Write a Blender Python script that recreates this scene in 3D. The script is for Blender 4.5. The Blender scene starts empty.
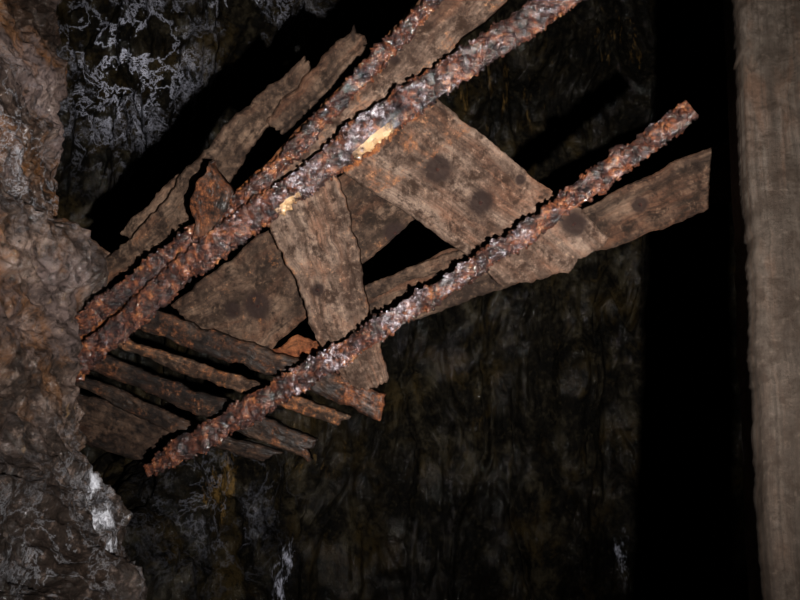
import bpy, bmesh, math, random
from mathutils import Vector, noise
from mathutils.bvhtree import BVHTree
random.seed(4)
bpy.context.scene.view_settings.view_transform='Standard'
PITCH=math.radians(22)
C=Vector((0,0,1.6)); F=Vector((0,math.cos(PITCH),math.sin(PITCH))); R=Vector((1,0,0)); U=Vector((0,-math.sin(PITCH),math.cos(PITCH)))
FL=800.0
def ray(x,y): return F+R*((x-400)/FL)-U*((y-300)/FL)
def P(x,y,z): return C+ray(x,y)*z
# --- inclined plane of the old timber staging
def invz(x,y):
    t=(x-100)*0.8-(y-400)*0.6
    return 0.303+0.0674*t/646
a=P(100,400,1/invz(100,400)); b=P(600,100,1/invz(600,100)); c=P(600,400,1/invz(600,400))
N=(b-a).cross(c-a).normalized()
if N.dot(F)<0: N=-N
D0=N.dot(a-C)
def pp(x,y,off=0.0):
    r=ray(x,y); return C+r*((D0+off)/N.dot(r))

# ---------------- node helpers
def mat(name):
    m=bpy.data.materials.new(name); m.use_nodes=True
    nt=m.node_tree; nt.nodes.clear()
    out=nt.nodes.new('ShaderNodeOutputMaterial'); bs=nt.nodes.new('ShaderNodeBsdfPrincipled')
    nt.links.new(bs.outputs[0],out.inputs[0]); return m,nt,bs
def nz(nt,vec,scale,detail=8,rough=.6,dist=0.0):
    n=nt.nodes.new('ShaderNodeTexNoise'); n.inputs['Scale'].default_value=scale; n.inputs['Detail'].default_value=detail
    n.inputs['Roughness'].default_value=rough; n.inputs['Distortion'].default_value=dist
    nt.links.new(vec,n.inputs['Vector']); return n.outputs['Fac']
def ramp(nt,fac,stops):
    r=nt.nodes.new('ShaderNodeValToRGB'); e=r.color_ramp.elements
    while len(e)<len(stops): e.new(0.5)
    for i,(p,col) in enumerate(stops):
        e[i].position=p; e[i].color=(col if len(col)==4 else (*col,1)) if isinstance(col,tuple) else (col,col,col,1)
    nt.links.new(fac,r.inputs[0]); return r.outputs[0]
def mix(nt,fac,A,B,mode='MIX'):
    m=nt.nodes.new('ShaderNodeMix'); m.data_type='RGBA'; m.blend_type=mode
    if isinstance(fac,(int,float)): m.inputs[0].default_value=fac
    else: nt.links.new(fac,m.inputs[0])
    for s,i in ((A,6),(B,7)):
        if isinstance(s,tuple): m.inputs[i].default_value=(*s,1)
        else: nt.links.new(s,m.inputs[i])
    return m.outputs[2]
def math_(nt,op,A,B):
    m=nt.nodes.new('ShaderNodeMath'); m.operation=op
    for s,i in ((A,0),(B,1)):
        if isinstance(s,(int,float)): m.inputs[i].default_value=s
        else: nt.links.new(s,m.inputs[i])
    return m.outputs[0]
def attr(nt,name):
    n=nt.nodes.new('ShaderNodeAttribute'); n.attribute_name=name; return n.outputs['Fac']
def bump(nt,bs,layers,coat=None,crough=.15,wl=None):
    def chain(ls):
        prev=None
        for h,s,d in ls:
            bn=nt.nodes.new('ShaderNodeBump'); bn.inputs['Strength'].default_value=s; bn.inputs['Distance'].default_value=d
            nt.links.new(h,bn.inputs['Height'])
            if prev: nt.links.new(prev,bn.inputs['Normal'])
            prev=bn.outputs[0]
        return prev
    nt.links.new(chain(layers),bs.inputs['Normal'])
    if coat is not None:
        nt.links.new(chain(wl),bs.inputs['Coat Normal']); bs.inputs['Coat Roughness'].default_value=crough
        if isinstance(coat,float): bs.inputs['Coat Weight'].default_value=coat
        else: nt.links.new(coat,bs.inputs['Coat Weight'])
def mapping(nt,vec,scale):
    m=nt.nodes.new('ShaderNodeMapping'); m.inputs['Scale'].default_value=scale; nt.links.new(vec,m.inputs['Vector']); return m.outputs[0]

def rock_mat(name,dark,mid,lite,ochre,white=(.55,.56,.62),rough=.6,vein=6,tint=(.2,.12,.05),stretch=1.0,low=None,wet=.6,violet=None,bd=.06,film_k=.6,spec=.1):
    m,nt,bs=mat(name); tc=nt.nodes.new('ShaderNodeTexCoord').outputs['Object']
    ts=mapping(nt,tc,(1,1,stretch))
    big=nz(nt,ts,1.9,6,.6,.3); med=nz(nt,ts,8,9,.68,.0); fine=nz(nt,tc,30,8,.72)
    col=ramp(nt,med,[(.39,dark),(.50,mid),(.61,lite)])
    if violet: col=mix(nt,ramp(nt,nz(nt,ts,2.3,8,.65,.2),[(.44,0.0),(.58,.75)]),col,violet)
    och=ramp(nt,nz(nt,ts,3.1,10,.7,.4),[(.50,0.0),(.60,1.0)])
    col=mix(nt,math_(nt,'MULTIPLY',och,.8),col,ochre)
    col=mix(nt,ramp(nt,big,[(.42,.9),(.55,0.0)]),col,dark)
    if low:  # light falloff painted in: colour darkens low down, offsetting the near flash
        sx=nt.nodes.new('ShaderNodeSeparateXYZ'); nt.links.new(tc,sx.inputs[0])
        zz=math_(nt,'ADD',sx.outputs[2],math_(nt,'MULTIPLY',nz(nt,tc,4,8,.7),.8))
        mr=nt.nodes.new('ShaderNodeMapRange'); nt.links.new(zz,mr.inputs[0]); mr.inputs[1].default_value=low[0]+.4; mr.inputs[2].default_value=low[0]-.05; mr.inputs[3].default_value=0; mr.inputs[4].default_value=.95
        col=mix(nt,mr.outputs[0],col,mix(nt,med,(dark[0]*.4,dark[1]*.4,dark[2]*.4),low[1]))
    och2=ramp(nt,math_(nt,'ADD',math_(nt,'MULTIPLY',attr(nt,'ochre'),.5),math_(nt,'MULTIPLY',math_(nt,'SUBTRACT',nz(nt,mapping(nt,tc,(1.3,1.3,.3)),13,10,.75),.5),2.4)),[(.42,0.0),(.85,1.0)])
    och2=math_(nt,'MULTIPLY',och2,math_(nt,'MINIMUM',math_(nt,'MULTIPLY',attr(nt,'ochre'),3.0),1.0))
    col=mix(nt,och2,col,tint)
    sp=ramp(nt,fine,[(.54,0.0),(.66,1.0)])
    col=mix(nt,math_(nt,'MULTIPLY',sp,.5),col,lite)
    dk=ramp(nt,fine,[(.36,1.0),(.48,0.0)])
    col=mix(nt,math_(nt,'MULTIPLY',dk,.85),col,(dark[0]*.4,dark[1]*.4,dark[2]*.4))
    v=nz(nt,tc,vein,12,.68,.4)
    ab=math_(nt,'ABSOLUTE',math_(nt,'SUBTRACT',v,.5),0)
    vm=ramp(nt,ab,[(.0,1.0),(.018,0.0)])
    v2=nz(nt,tc,vein*2.6,9,.68,.1)
    vm2=ramp(nt,math_(nt,'ABSOLUTE',math_(nt,'SUBTRACT',v2,.5),0),[(.0,1.0),(.018,0.0)])
    patch=ramp(nt,nz(nt,tc,vein*.7,8,.65),[(.51,0.0),(.64,1.0)])
    film=math_(nt,'MULTIPLY',patch,ramp(nt,nz(nt,tc,vein*7,8,.75),[(.48,0.0),(.66,film_k)]))
    webs=math_(nt,'MAXIMUM',math_(nt,'MULTIPLY',vm,.6),math_(nt,'MULTIPLY',vm2,patch))
    cf=math_(nt,'MULTIPLY',math_(nt,'MAXIMUM',webs,film),attr(nt,'calcite'))
    cf=math_(nt,'MINIMUM',cf,1.0)
    sol=math_(nt,'MINIMUM',attr(nt,'solid'),1.0)
    solm=ramp(nt,math_(nt,'MULTIPLY',sol,math_(nt,'ADD',math_(nt,'MULTIPLY',math_(nt,'SUBTRACT',nz(nt,mapping(nt,tc,(1,1,.45)),16,10,.8),.5),3.6),.55)),[(.30,0.0),(.60,1.0)])
    col=mix(nt,math_(nt,'MAXIMUM',cf,solm),col,white)
    nt.links.new(col,bs.inputs['Base Color'])
    bs.inputs['Roughness'].default_value=rough; bs.inputs['Specular IOR Level'].default_value=spec
    wetm=ramp(nt,nz(nt,ts,4,8,.65),[(.48,0.0),(.56,wet)])
    w1=nz(nt,ts,22,5,.55)
    bump(nt,bs,[(med,.8,bd),(fine,.8,.018)],coat=wetm,crough=.11,wl=[(med,.6,.05),(w1,.8,.022)])
    bs.inputs['Coat IOR'].default_value=1.42
    return m
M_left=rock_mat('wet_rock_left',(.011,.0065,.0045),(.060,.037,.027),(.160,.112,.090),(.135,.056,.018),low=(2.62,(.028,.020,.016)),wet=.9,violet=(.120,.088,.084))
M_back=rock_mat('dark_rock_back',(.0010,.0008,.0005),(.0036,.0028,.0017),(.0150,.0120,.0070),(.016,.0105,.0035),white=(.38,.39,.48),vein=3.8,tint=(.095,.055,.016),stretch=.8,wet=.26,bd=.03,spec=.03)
M_floor=rock_mat('rubble_floor',(.02,.017,.014),(.06,.05,.04),(.13,.11,.09),(.08,.05,.03))

def wood_mat(name,dark,mid,lite,rust=(.11,.032,.010),rust2=(.25,.095,.03),rough=.6,grain=.75,lscale=1.0,wet=0,spk=.5):
    m,nt,bs=mat(name); uv=nt.nodes.new('ShaderNodeUVMap').outputs[0]; tc=nt.nodes.new('ShaderNodeTexCoord').outputs['Object']
    g1=nz(nt,mapping(nt,uv,(.9*lscale,16,1)),1,10,.6,.25)
    g2=nz(nt,mapping(nt,uv,(3*lscale,110,1)),1,6,.6,.1)
    bl=nz(nt,tc,4.5,12,.78,.3); fine=nz(nt,tc,44,12,.85); bl2=nz(nt,tc,11,12,.8,.2)
    col=ramp(nt,bl,[(.40,dark),(.50,mid),(.61,lite)])
    col=mix(nt,ramp(nt,nz(nt,mapping(nt,uv,(2.5,9,1)),1,8,.7,.3),[(.48,0.0),(.62,.7)]),col,(mid[0]*1.15,mid[1]*.75,mid[2]*.55))
    col=mix(nt,math_(nt,'MULTIPLY',ramp(nt,g1,[(.38,1.0),(.54,0.0)]),grain),col,dark)
    col=mix(nt,math_(nt,'MULTIPLY',ramp(nt,g2,[(.38,1.0),(.50,0.0)]),grain*.6),col,(dark[0]*.6,dark[1]*.6,dark[2]*.6))
    col=mix(nt,math_(nt,'MULTIPLY',ramp(nt,bl2,[(.41,.95),(.51,0.0)]),min(1,spk*2)),col,(dark[0]*.6,dark[1]*.5,dark[2]*.42))
    sp=ramp(nt,fine,[(.54,0.0),(.64,1.0)])
    col=mix(nt,math_(nt,'MULTIPLY',sp,spk),col,(lite[0]*1.6,lite[1]*1.5,lite[2]*1.4))
    dk=math_(nt,'MULTIPLY',ramp(nt,fine,[(.38,.9),(.47,0.0)]),min(1,spk*2)); col=mix(nt,dk,col,(dark[0]*.5,dark[1]*.45,dark[2]*.4))
    st=ramp(nt,math_(nt,'MULTIPLY',attr(nt,'stain'),math_(nt,'ADD',math_(nt,'MULTIPLY',bl2,2.6),-.55)),[(.18,0.0),(.46,1.0)])
    col=mix(nt,math_(nt,'MULTIPLY',st,.92),col,(.010,.005,.004))
    rm=ramp(nt,math_(nt,'ADD',attr(nt,'rust'),math_(nt,'MULTIPLY',math_(nt,'SUBTRACT',nz(nt,tc,11,12,.8),.5),3.0)),[(.50,0.0),(1.0,1.0)])
    rc=ramp(nt,nz(nt,tc,44,12,.85),[(.41,(.010,.004,.003)),(.50,rust),(.60,rust2),(.70,(.45,.24,.11))])
    col=mix(nt,rm,col,rc)
    nt.links.new(col,bs.inputs['Base Color'])
    bs.inputs['Roughness'].default_value=rough; bs.inputs['Specular IOR Level'].default_value=.12
    if wet: bump(nt,bs,[(bl2,.6,.016),(g1,.5,.008),(g2,.6,.003),(fine,.9,.009)],coat=ramp(nt,bl2,[(.46,wet),(.56,0.0)]),crough=.28,wl=[(nz(nt,mapping(nt,uv,(14,50,1)),1,5,.6),.8,.012)])
    else: bump(nt,bs,[(bl2,.6,.016),(g1,.5,.008),(g2,.6,.003),(fine,.9,.009)])
    return m
W_lite=wood_mat('weathered_wood',(.028,.016,.011),(.104,.068,.050),(.172,.122,.094))
W_mid=wood_mat('damp_wood',(.012,.0068,.0045),(.052,.031,.0205),(.108,.070,.048))
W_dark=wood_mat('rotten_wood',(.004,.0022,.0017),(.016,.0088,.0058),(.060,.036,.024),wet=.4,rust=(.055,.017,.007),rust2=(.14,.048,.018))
W_orange=wood_mat('orange_wood',(.03,.009,.003),(.10,.030,.012),(.20,.075,.03))
W_post=wood_mat('post_wood',(.026,.019,.0145),(.049,.038,.030),(.072,.057,.047),rough=.7,grain=.85,lscale=.5,wet=0.0,spk=.35)

def rust_mat():
    m,nt,bs=mat('flaking_rust'); tc=nt.nodes.new('ShaderNodeTexCoord').outputs['Object']
    n1=nz(nt,tc,18,10,.75,.2); n2=nz(nt,tc,60,6,.7); n3=nz(nt,tc,7,10,.75,.2)
    col=ramp(nt,n1,[(.40,(.006,.003,.003)),(.49,(.038,.011,.006)),(.56,(.11,.031,.012)),(.63,(.27,.098,.032)),(.71,(.48,.25,.11))])
    col=mix(nt,ramp(nt,n2,[(.38,.95),(.50,0.0)]),col,(.006,.003,.003))
    nc=nz(nt,tc,24,8,.8,.2)
    cs=math_(nt,'ADD',math_(nt,'ADD',math_(nt,'MULTIPLY',nc,.9),math_(nt,'MULTIPLY',n3,.9)),math_(nt,'MULTIPLY',attr(nt,'crust'),.12))
    cr=ramp(nt,cs,[(1.00,0.0),(1.0,1.0)])
    mr=nt.nodes.new('ShaderNodeMapRange'); nt.links.new(cs,mr.inputs[0]); mr.inputs[1].default_value=1.01; mr.inputs[2].default_value=1.13; cr=mr.outputs[0]
    cc=ramp(nt,n2,[(.40,(.035,.02,.022)),(.51,(.19,.15,.165)),(.62,(.60,.56,.61))])
    col=mix(nt,math_(nt,'MULTIPLY',cr,.88),col,cc)
    yl=ramp(nt,math_(nt,'ADD',attr(nt,'fresh'),math_(nt,'MULTIPLY',math_(nt,'SUBTRACT',nz(nt,tc,16,8,.75),.5),1.6)),[(.60,0.0),(.85,1.0)])
    col=mix(nt,yl,col,(.48,.30,.15))
    nt.links.new(col,bs.inputs['Base Color'])
    bs.inputs['Roughness'].default_value=.6; bs.inputs['Specular IOR Level'].default_value=.15
    bump(nt,bs,[(n1,1.0,.03),(n2,1.0,.010)],coat=.85,crough=.1,wl=[(n1,.5,.02),(nz(nt,tc,45,3,.5),.8,.012)])
    bs.inputs['Coat IOR'].default_value=1.55
    return m
M_rust=rust_mat()
m,nt,bs=mat('nail_iron'); tc=nt.nodes.new('ShaderNodeTexCoord').outputs['Object']
nt.links.new(ramp(nt,nz(nt,tc,120,5),[(.4,(.006,.003,.003)),(.65,(.03,.012,.008))]),bs.inputs['Base Color']); bs.inputs['Roughness'].default_value=.9; bs.inputs['Specular IOR Level'].default_value=.1
M_nail=m

def finish(name,verts,faces,material,attrs={},uvs=None,smooth=True,recalc=True):
    me=bpy.data.meshes.new(name); me.from_pydata(verts,[],faces); me.update()
    for k,v in attrs.items():
        at=me.attributes.new(k,'FLOAT','POINT'); at.data.foreach_set('value',v)
    if uvs:
        l=me.uv_layers.new(name='UVMap')
        for lp in me.loops: l.data[lp.index].uv=uvs[lp.vertex_index]
    if recalc:
        bm=bmesh.new(); bm.from_mesh(me); bmesh.ops.recalc_face_normals(bm,faces=bm.faces); bm.to_mesh(me); bm.free()
    for p in me.polygons: p.use_smooth=smooth
    me.materials.append(material)
    ob=bpy.data.objects.new(name,me); bpy.context.scene.collection.objects.link(ob); return ob

def resample(pts,n):
    L=[0]
    for i in range(1,len(pts)): L.append(L[-1]+(pts[i]-pts[i-1]).length)
    out=[];k=0
    for i in range(n+1):
        d=L[-1]*i/n
        while k<len(pts)-2 and L[k+1]<d: k+=1
        out.append(pts[k].lerp(pts[k+1],(d-L[k])/(L[k+1]-L[k])))
    return out,L[-1]

def slab(name,A3,B3,nrm,thick,material,rag=.010,endrag=.03,stains=[],rustf=None,seed=0,warp=.012,bulge=(0,0)):
    """a board: A3,B3 = its two long edges, nrm = direction of its back"""
    _,LA=resample(A3,2); _,LB=resample(B3,2); L=(LA+LB)/2
    nu=max(8,int(L/.009)); 
    EA,_=resample(A3,nu); EB,_=resample(B3,nu)
    W=sum((EA[i]-EB[i]).length for i in range(nu+1))/(nu+1)
    nv=max(8,int(W/.007)); sd=Vector((seed*7.3,seed*3.1,seed*5.7))
    front=[];uv=[]
    def samp(E,s):
        x=s*nu; i=max(0,min(nu-1,int(x))); return E[i]+(E[i+1]-E[i])*(x-i)
    for i in range(nu+1):
        for j in range(nv+1):
            v=j/nv
            e0=endrag/L*(noise.noise(sd+Vector((v*W*9,0,0)))+.5*noise.noise(sd+Vector((v*W*34,3,0)))+.3*noise.noise(sd+Vector((v*W*90,4,0))))-bulge[0]/L*4*v*(1-v)
            e1=endrag/L*(noise.noise(sd+Vector((v*W*9,9,0)))+.5*noise.noise(sd+Vector((v*W*34,13,0)))+.3*noise.noise(sd+Vector((v*W*90,14,0))))+bulge[1]/L*4*v*(1-v)
            s=i/nu; s=e0+(1+e1-e0)*s
            pa=samp(EA,s); pb=samp(EB,s)
            dirv=(pb-pa).normalized(); u=s*L
            def rg(o): 
                return rag*(noise.noise(sd+Vector((u*5,o,0)))*1.3+.7*noise.noise(sd+Vector((u*19,o+1,0)))+.45*noise.noise(sd+Vector((u*60,o+2,0)))-.0)
            ra=rg(20)+rag*2.6*max(0,noise.noise(sd+Vector((u*9,25,0)))-.2); rb=rg(30)-rag*2.6*max(0,noise.noise(sd+Vector((u*9,35,0)))-.2)
            p=(pa+dirv*ra).lerp(pb+dirv*rb,v)
            h=warp*noise.noise(sd+Vector((u*2.2,v*W*3,4)))+.0022*noise.noise(sd+Vector((u*1.2,v*W*35,5)))+.0028*noise.fractal(p*18,.8,2,4)
            # drying splits running along the grain
            sp=abs(noise.noise(sd+Vector((u*.9,v*W*9,8)))); h+=.012*max(0,1-sp/.025)
            edge=min(v,1-v)*W; eu=min(i,nu-i)*.009
            h+= max(0,.009-min(edge,eu))*.7
            front.append((p,h)); uv.append((u+seed*3.7,v*W+seed*1.3))
    n=len(front)
    verts=[p+nrm*h for p,h in front]+[p+nrm*(thick+h*.6-max(0,h-.004)) for p,h in front]
    uvs=uv+[(x+5,y) for x,y in uv]
    faces=[];w=nv+1
    for i in range(nu):
        for j in range(nv):
            q=i*w+j; faces.append((q,q+1,q+w+1,q+w)); faces.append((n+q,n+q+w,n+q+w+1,n+q+1))
    for i in range(nu):
        q=i*w; faces.append((q,q+w,n+q+w,n+q)); q=i*w+nv; faces.append((q,n+q,n+q+w,q+w))
    for j in range(nv):
        q=j; faces.append((q,n+q,n+q+1,q+1)); q=nu*w+j; faces.append((q,q+1,n+q+1,n+q))
    st=[];ru=[]
    for k,p in enumerate(verts):
        s=0
        for sp,r in stains: s=max(s,math.exp(-((p-sp).length/r)**2))
        st.append(s)
        kk=k%n; i=kk//w; j=kk%w
        ru.append(rustf(i/nu,j/nv) if rustf else 0.0)
    return finish(name,[tuple(p) for p in verts],faces,material,{'stain':st,'rust':ru},uvs)

cnt=[0]
def plank(A,B,off,thick,material,**k):
    cnt[0]+=1
    st=[(pp(x,y,off),r) for x,y,r in k.pop('knots',[])]
    return slab('wooden_plank',[pp(x,y,off) for x,y in A],[pp(x,y,off) for x,y in B],N,thick,material,stains=st,seed=cnt[0],**k)

# ---------- boards lying along the rails
plank([(50,306),(110,256),(160,204),(200,156),(240,112),(303,56)],[(60,326),(130,268),(186,222),(224,183),(268,128),(309,68)],.13,.035,W_mid,rustf=lambda u,v:.6*(1-u)**1.5,rag=.016)
plank([(120,232),(150,200),(178,172)],[(128,240),(158,210),(186,184)],.16,.02,W_mid,rag=.014)
plank([(262,122),(315,65),(354,24)],[(282,136),(326,94),(370,36)],.12,.03,W_mid,rag=.014)
plank([(62,332),(130,276),(200,226),(255,170),(320,104),(365,60),(412,8),(450,-40)],[(80,356),(160,292),(230,235),(300,185),(360,138),(425,80),(484,20),(530,-28)],.035,.05,W_lite,
      rustf=lambda u,v:max(.25,1.25-1.2*u)+ (.4 if v<.3 else 0)+(.2 if v>.8 else 0),knots=[(395,60,.02)])
plank([(168,306),(240,250),(320,190),(370,150),(410,120)],[(222,352),(268,352),(300,322),(365,262),(413,222),(470,170)],.115,.03,W_mid,knots=[(258,306,.06),(232,309,.04),(318,288,.05),(396,233,.05)],rustf=lambda u,v:.2)
plank([(356,294),(450,251),(590,205),(680,158),(742,134),(830,98)],[(368,332),(445,313),(505,287),(600,252),(680,222),(745,196),(830,160)],.125,.03,W_mid,knots=[(640,205,.03)],rustf=lambda u,v:.1)
plank([(352,292),(420,262),(470,246)],[(360,302),(425,276),(480,256)],.105,.02,W_mid)
# ---------- cross boards
plank([(415,76),(440,98),(500,150),(545,185),(577,207),(605,236)],[(325,158),(350,178),(400,210),(450,245),(480,268),(500,285)],.075,.028,W_lite,endrag=.03,bulge=(0,.055),
      knots=[(438,170,.06),(481,203,.05),(574,224,.052),(520,180,.02)],rustf=lambda u,v:.9 if u<.12 else (.45 if u<.3 else .15))
plank([(258,212),(272,236),(285,265),(303,300),(312,335),(345,386)],[(326,160),(340,186),(352,216),(365,290),(378,340),(387,378)],.065,.028,W_lite,knots=[(318,290,.03)],rag=.014,bulge=(0,.02),
      rustf=lambda u,v:.2+.3*math.exp(-min(v,1-v)/.06))
# ---------- collapsed dark boards
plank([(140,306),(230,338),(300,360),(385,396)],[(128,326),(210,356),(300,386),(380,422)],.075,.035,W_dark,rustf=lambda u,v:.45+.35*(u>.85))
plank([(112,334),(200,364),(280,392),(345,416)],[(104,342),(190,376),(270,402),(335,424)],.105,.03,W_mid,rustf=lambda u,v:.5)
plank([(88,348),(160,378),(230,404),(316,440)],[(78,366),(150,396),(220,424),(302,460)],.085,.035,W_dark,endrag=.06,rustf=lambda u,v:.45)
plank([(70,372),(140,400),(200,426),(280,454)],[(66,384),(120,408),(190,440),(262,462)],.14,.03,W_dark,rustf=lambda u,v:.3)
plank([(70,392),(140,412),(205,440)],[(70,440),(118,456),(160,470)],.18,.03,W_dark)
plank([(266,350),(296,332),(324,338)],[(270,368),(302,364),(328,352)],.12,.02,W_orange,rustf=lambda u,v:.4,rag=.014)
# wedge stub driven beside the rail
plank([(206,162),(193,180),(187,205),(196,238)],[(212,163),(230,188),(226,216),(208,242)],-.03,.05,W_dark,rustf=lambda u,v:.7,rag=.018,endrag=.02)

# ---------------- rusty rails
RAILP=[(-1,.0),(-.98,.25),(-.8,.34),(-.3,.5),(-.22,1.0),(-.45,1.15),(-.6,1.4),(-.5,1.7),(-.2,1.85),(.2,1.85),(.5,1.7),(.6,1.4),(.45,1.15),(.22,1.0),(.3,.5),(.8,.34),(.98,.25),(1,.0),(.8,-.15),(.3,-.22),(-.3,-.22),(-.8,-.15)]
def dens(p,m):
    out=[]
    for i in range(len(p)):
        a=p[i]; b=p[(i+1)%len(p)]
        for k in range(m): out.append((a[0]+(b[0]-a[0])*k/m,a[1]+(b[1]-a[1])*k/m))
    return out
def rail(px,off,hw,seed,crustf,freshf=lambda u:0,taper=lambda u:1.0,tilt=0.0,chips=900):
    prof=dens(RAILP,3); m=len(prof)
    pts=[pp(x,y,off) for x,y in px]
    E,L=resample(pts,max(60,int(sum((pts[i]-pts[i-1]).length for i in range(1,len(pts)))/.006)))
    for _ in range(12): E=[E[0]]+[(E[i-1]+E[i]*2+E[i+1])/4 for i in range(1,len(E)-1)]+[E[-1]]
    n=len(E)-1; verts=[];cr=[];fr=[];sd=Vector((seed*9,seed*4,1))
    for i in range(n+1):
        T=(E[min(n,i+1)]-E[max(0,i-1)]).normalized(); S=T.cross(N).normalized(); S=(S*math.cos(tilt)+N*math.sin(tilt)).normalized(); Q=S.cross(T).normalized()
        if Q.dot(N)<0: Q=-Q
        u=i/n; w=hw*taper(u)
        for a_,b_ in prof:
            p=E[i]+S*a_*w+Q*(b_*w*.75)
            d=(S*a_+Q*(b_-.7)); d=d.normalized() if d.length>.01 else S
            k=.011*noise.fractal(sd+p*9,.8,2,3)+.008*noise.noise(sd+p*38)+.006*noise.noise(sd+p*95)
            k+=.020*max(0,noise.noise(sd+p*16)-.12)-.024*max(0,noise.noise(sd+p*13+Vector((9,9,9)))-.22)
            verts.append(p+d*k)
            lump=.75+.8*noise.noise(sd+p*6)
            cr.append(crustf(u)*lump*(1.0 if b_<.4 else .6)*(1.0+.25*a_)); fr.append(freshf(u)*(1 if a_<-.45 else .1))
    faces=[]
    for i in range(n):
        for j in range(m):
            q=i*m+j; r=i*m+(j+1)%m; faces.append((q,r,r+m,q+m))
    faces.append(tuple(range(m))); faces.append(tuple(n*m+j for j in range(m)))
    nb=len(verts)
    for _ in range(chips):
        k=random.randrange(m,nb-m); p=verts[k]; i=k//m
        o=(p-E[i]); o=o.normalized() if o.length>0 else N
        s=random.uniform(.004,.014)*(1.7 if random.random()<.12 else 1); ax=Vector([random.gauss(0,1) for _ in range(3)]).normalized()
        t1=(o.cross(ax)).normalized(); t2=(o*.6+ax*.8).cross(t1).normalized()
        b0=len(verts); base=p+o*random.uniform(-.002,.006)
        quad=[base+t1*s*random.uniform(.6,1.2),base+t2*s*random.uniform(.5,1),base-t1*s*random.uniform(.6,1.2),base-t2*s*random.uniform(.5,1)]
        th=(t1.cross(t2)).normalized()*s*.3
        verts+= [q+th for q in quad]+[q-th for q in quad]
        c_=cr[k]*random.choice((.3,1,1.3)); cr+=[c_]*8; fr+=[fr[k]]*8
        faces+=[(b0,b0+1,b0+2,b0+3),(b0+7,b0+6,b0+5,b0+4)]+[(b0+q,b0+4+q,b0+4+(q+1)%4,b0+(q+1)%4) for q in range(4)]
    return finish('rusty_rail',[tuple(v) for v in verts],faces,M_rust,{'crust':cr,'fresh':fr},None)
def bell(u,c,w): return math.exp(-((u-c)/w)**2)
rail([(60,378),(92,352),(180,272),(250,220),(330,162),(400,106),(480,54),(555,2),(640,-55)],-.03,.049,1,lambda u:-.5+1.7*bell(u,.53,.22)+.7*bell(u,.85,.2),lambda u:1.0*bell(u,.60,.05)+.9*bell(u,.45,.03),chips=1900)
rail([(146,472),(165,460),(200,440),(262,402),(330,360),(400,315),(470,270),(540,222),(610,170),(692,108)],-.03,.038,2,lambda u:-.4+1.6*bell(u,.58,.19)+1.8*bell(u,.97,.05)+1.1*bell(u,.33,.08),taper=lambda u:(1.0+.15*math.sin(u*7)-.25*max(0,u-.85)/.15)*min(1,.6+u*8),tilt=.25,chips=1900)
rail([(50,348),(78,326),(160,262),(240,202),(300,144),(360,78),(432,2),(470,-40)],0,.029,3,lambda u:-.5+.6*bell(u,.1,.06)+.9*bell(u,.95,.06),taper=lambda u:1.35-.55*u,tilt=-.2,chips=1900)

bm=bmesh.new()
for x,y,o in [(438,170,.075),(481,203,.075),(574,224,.075),(258,306,.115),(318,290,.065),(396,233,.115),(640,205,.125),(338,372,.065),(360,378,.095),(372,402,.075)]:
    ct=pp(x,y,o)
    r=bmesh.ops.create_cone(bm,cap_ends=True,segments=8,radius1=.007,radius2=.005,depth=.012)
    q=N.to_track_quat('Z','Y')
    for v in r['verts']: v.co=q@v.co+ct+Vector((random.gauss(0,.001),0,random.gauss(0,.001)))
me=bpy.data.meshes.new('iron_nails'); bm.to_mesh(me); bm.free(); me.materials.append(M_nail)
ob=bpy.data.objects.new('iron_nails',me); bpy.context.scene.collection.objects.link(ob)

# ---------------- upright timber post
def postX(h): return .868+(h-1.65)*.1196
A3=[Vector((postX(h),2.0,h)) for h in (0,1,2,3,4,5,5.8)]
B3=[Vector((postX(h)+.215,1.97,h)) for h in (0,1,2,3,4,5,5.8)]
slab('timber_post',A3,B3,Vector((.05,1,0)).normalized(),.15,W_post,rag=.005,seed=40,warp=.010)

# ---------------- rock shell
def lerpt(tab,x):
    if x<=tab[0][0]: return tab[0][1]
    for (a_,b_),(c_,d_) in zip(tab,tab[1:]):
        if x<=c_: 
            t=(x-a_)/(c_-a_); t=t*t*(3-2*t); return b_+(d_-b_)*t
    return tab[-1][1]
def shell(name,f,ns,nt_,disp,material,calc=[],solid=[],ochre=[],flip=1,sm=lambda s:s,tm=lambda t:t):
    g=[[f(sm(i/ns),tm(j/nt_)) for j in range(nt_+1)] for i in range(ns+1)]
    V=[]
    for i in range(ns+1):
        for j in range(nt_+1):
            a_=g[min(ns,i+1)][j]-g[max(0,i-1)][j]; b_=g[i][min(nt_,j+1)]-g[i][max(0,j-1)]
            n=a_.cross(b_).normalized()*flip
            p=g[i][j]; V.append(p+n*disp(p))
    w=nt_+1; faces=[(i*w+j,i*w+j+1,(i+1)*w+j+1,(i+1)*w+j) for i in range(ns) for j in range(nt_)]
    res=[]
    tree=BVHTree.FromPolygons(V,faces) if (calc or solid or ochre) else None
    for L_ in (calc,solid,ochre):
        LL=[]
        for (x,y),r_,k_ in L_:
            h=tree.ray_cast(C,ray(x,y).normalized())[0]
            if h: LL.append((h,r_,k_))
        T_=[]
        for p2 in V:
            s=0
            for c_,r_,k_ in LL:
                d=p2-c_; e=(d.x/r_[0])**2+(d.y/r_[1])**2+(d.z/r_[2])**2
                if e<9: s=max(s,k_*math.exp(-e))
            T_.append(s)
        res.append(T_)
    return finish(name,[tuple(v) for v in V],faces,material,{'calcite':res[0],'solid':res[1],'ochre':res[2]},None,recalc=False)
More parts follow.
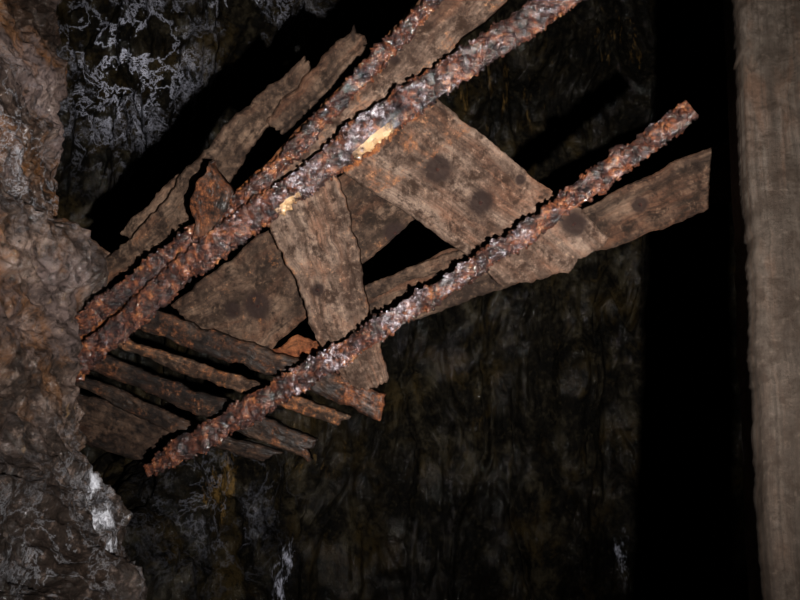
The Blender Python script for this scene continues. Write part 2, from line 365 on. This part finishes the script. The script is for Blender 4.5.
def rockd(amp,fr,off=Vector((0,0,0)),sc=Vector((1,1,1)),crack=0):
    def d(p):
        q=Vector((p.x*sc.x,p.y*sc.y,p.z*sc.z))+off
        w_=Vector((noise.noise(q*3),noise.noise(q*3+Vector((5,5,5))),noise.noise(q*3+Vector((9,1,7)))))*.12
        q=q+w_
        v=noise.voronoi(q*fr*1.6)[0]; v2=noise.voronoi(q*fr*4.3+Vector((3,1,2)))[0]; v3=noise.voronoi(q*fr*10+Vector((3,1,2)))[0]
        r=amp*(1.3*noise.noise(q*fr)+.8*noise.noise(q*fr*2.1)+.9*min(.5,v[1]-v[0])+.8*min(.4,v2[1]-v2[0])+.38*min(.4,v3[1]-v3[0])
                    +.20*(noise.ridged_multi_fractal(q*fr*2.6,1.1,2.1,4,1.0,2.0)-1.2)+.16*noise.fractal(q*fr*9,.9,2,4))
        if crack:
            k=abs(noise.noise(Vector((p.x*2.2+.3*noise.noise(p*1.5)+.05*noise.noise(p*9),p.y*.3,p.z*.28+3))))
            r-=crack*max(0,1-k/.02)
        return r
    return d
SIL=[(-.3,-.58),(.9,-.66),(1.67,-.86),(1.95,-1.02),(2.24,-1.16),(2.6,-1.25),(2.77,-1.28),(3.06,-1.25),(3.32,-1.41),(3.89,-1.56),(4.36,-1.72),(5.2,-1.9),(7,-2.1)]
def fl(s,t):
    h=-.3+6.6*t; x0=lerpt(SIL,h)
    path=[(0,Vector((x0-.35,-2.2,h))),(.12,Vector((x0-.30,.4,h))),(.40,Vector((x0-.22,2.0,h))),(.68,Vector((x0-.03,2.95,h))),(.74,Vector((x0-.03,3.12,h))),(.84,Vector((x0-.42,3.5,h))),(1,Vector((x0-1.2,4.5,h)))]
    for (a_,b_),(c_,d_) in zip(path,path[1:]):
        if s<=c_: return b_.lerp(d_,(s-a_)/(c_-a_))
    return path[-1][1]
def pw(t,tab):
    for (a_,b_),(c_,d_) in zip(tab,tab[1:]):
        if t<=c_: return b_+(d_-b_)*(t-a_)/(c_-a_)
    return 1.0
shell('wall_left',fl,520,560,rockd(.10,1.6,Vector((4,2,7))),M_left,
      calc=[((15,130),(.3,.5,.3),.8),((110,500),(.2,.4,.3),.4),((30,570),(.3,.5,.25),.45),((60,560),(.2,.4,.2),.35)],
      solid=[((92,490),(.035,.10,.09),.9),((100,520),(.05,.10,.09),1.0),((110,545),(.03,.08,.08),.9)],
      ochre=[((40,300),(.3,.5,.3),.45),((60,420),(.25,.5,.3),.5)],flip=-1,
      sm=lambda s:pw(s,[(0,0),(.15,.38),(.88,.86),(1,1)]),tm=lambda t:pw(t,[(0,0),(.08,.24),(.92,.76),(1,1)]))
def fb(s,t):
    h=-.3+6.9*t; x=-3.4+8.2*s
    y=5.0-.30*(h-1.6)+.10*math.sin(x*1.3)
    y-= 1.0*math.exp(-((x+1.25)/.55)**2)*max(0,min(1,(2.7-h)/.9))
    return Vector((x,y,h))
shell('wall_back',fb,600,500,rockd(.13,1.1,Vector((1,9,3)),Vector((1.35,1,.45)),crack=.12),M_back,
      calc=[((125,70),(.38,.9,.38),1.5),((250,5),(.35,.9,.16),.8),((215,500),(.3,.8,.35),.2)],
      solid=[((283,580),(.09,.3,.35),.62),((622,560),(.08,.3,.28),.6)],
      ochre=[((222,480),(.14,.7,.25),1.0),((235,455),(.08,.5,.2),1.0),((320,460),(.3,.7,.25),.6),((490,80),(.4,.8,.4),.65),((460,385),(.3,.7,.3),.3),((620,40),(.3,.8,.3),.55)],flip=1)
def fr_(s,t):
    h=-.3+6.9*t; return Vector((3.1-.1*h*.5,-2.2+8.5*s,h))
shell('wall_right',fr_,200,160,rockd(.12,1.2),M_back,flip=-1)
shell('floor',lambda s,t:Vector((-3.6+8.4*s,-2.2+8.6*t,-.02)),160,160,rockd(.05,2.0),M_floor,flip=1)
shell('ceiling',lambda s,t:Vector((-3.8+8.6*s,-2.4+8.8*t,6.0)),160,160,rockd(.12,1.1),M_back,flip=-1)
shell('wall_front',lambda s,t:Vector((-3.8+8.6*s,-2.15,-.3+6.9*t)),120,100,rockd(.1,1.1),M_back,flip=-1)

# ---------------- flash gun held right of and below the lens
ld=bpy.data.lights.new('flash_light','SPOT'); ld.energy=1650; ld.shadow_soft_size=.025; ld.spot_size=math.radians(80); ld.spot_blend=1.0; ld.color=(1,.96,.91)
lo=bpy.data.objects.new('flash_light',ld); lo.location=C+R*.50-U*.24-F*.02; bpy.context.scene.collection.objects.link(lo)
lo.rotation_euler=(P(370,190,3.2)-lo.location).to_track_quat('-Z','Y').to_euler()
w=bpy.data.worlds.new('mine_dark'); w.use_nodes=True; w.node_tree.nodes['Background'].inputs[0].default_value=(.02,.02,.025,1); w.node_tree.nodes['Background'].inputs[1].default_value=.05
bpy.context.scene.world=w
cd=bpy.data.cameras.new('camera'); cd.lens=36; cd.sensor_width=36; cd.clip_start=.02
co=bpy.data.objects.new('camera',cd); co.location=C; co.rotation_euler=(math.pi/2+PITCH,0,0)
bpy.context.scene.collection.objects.link(co); bpy.context.scene.camera=co
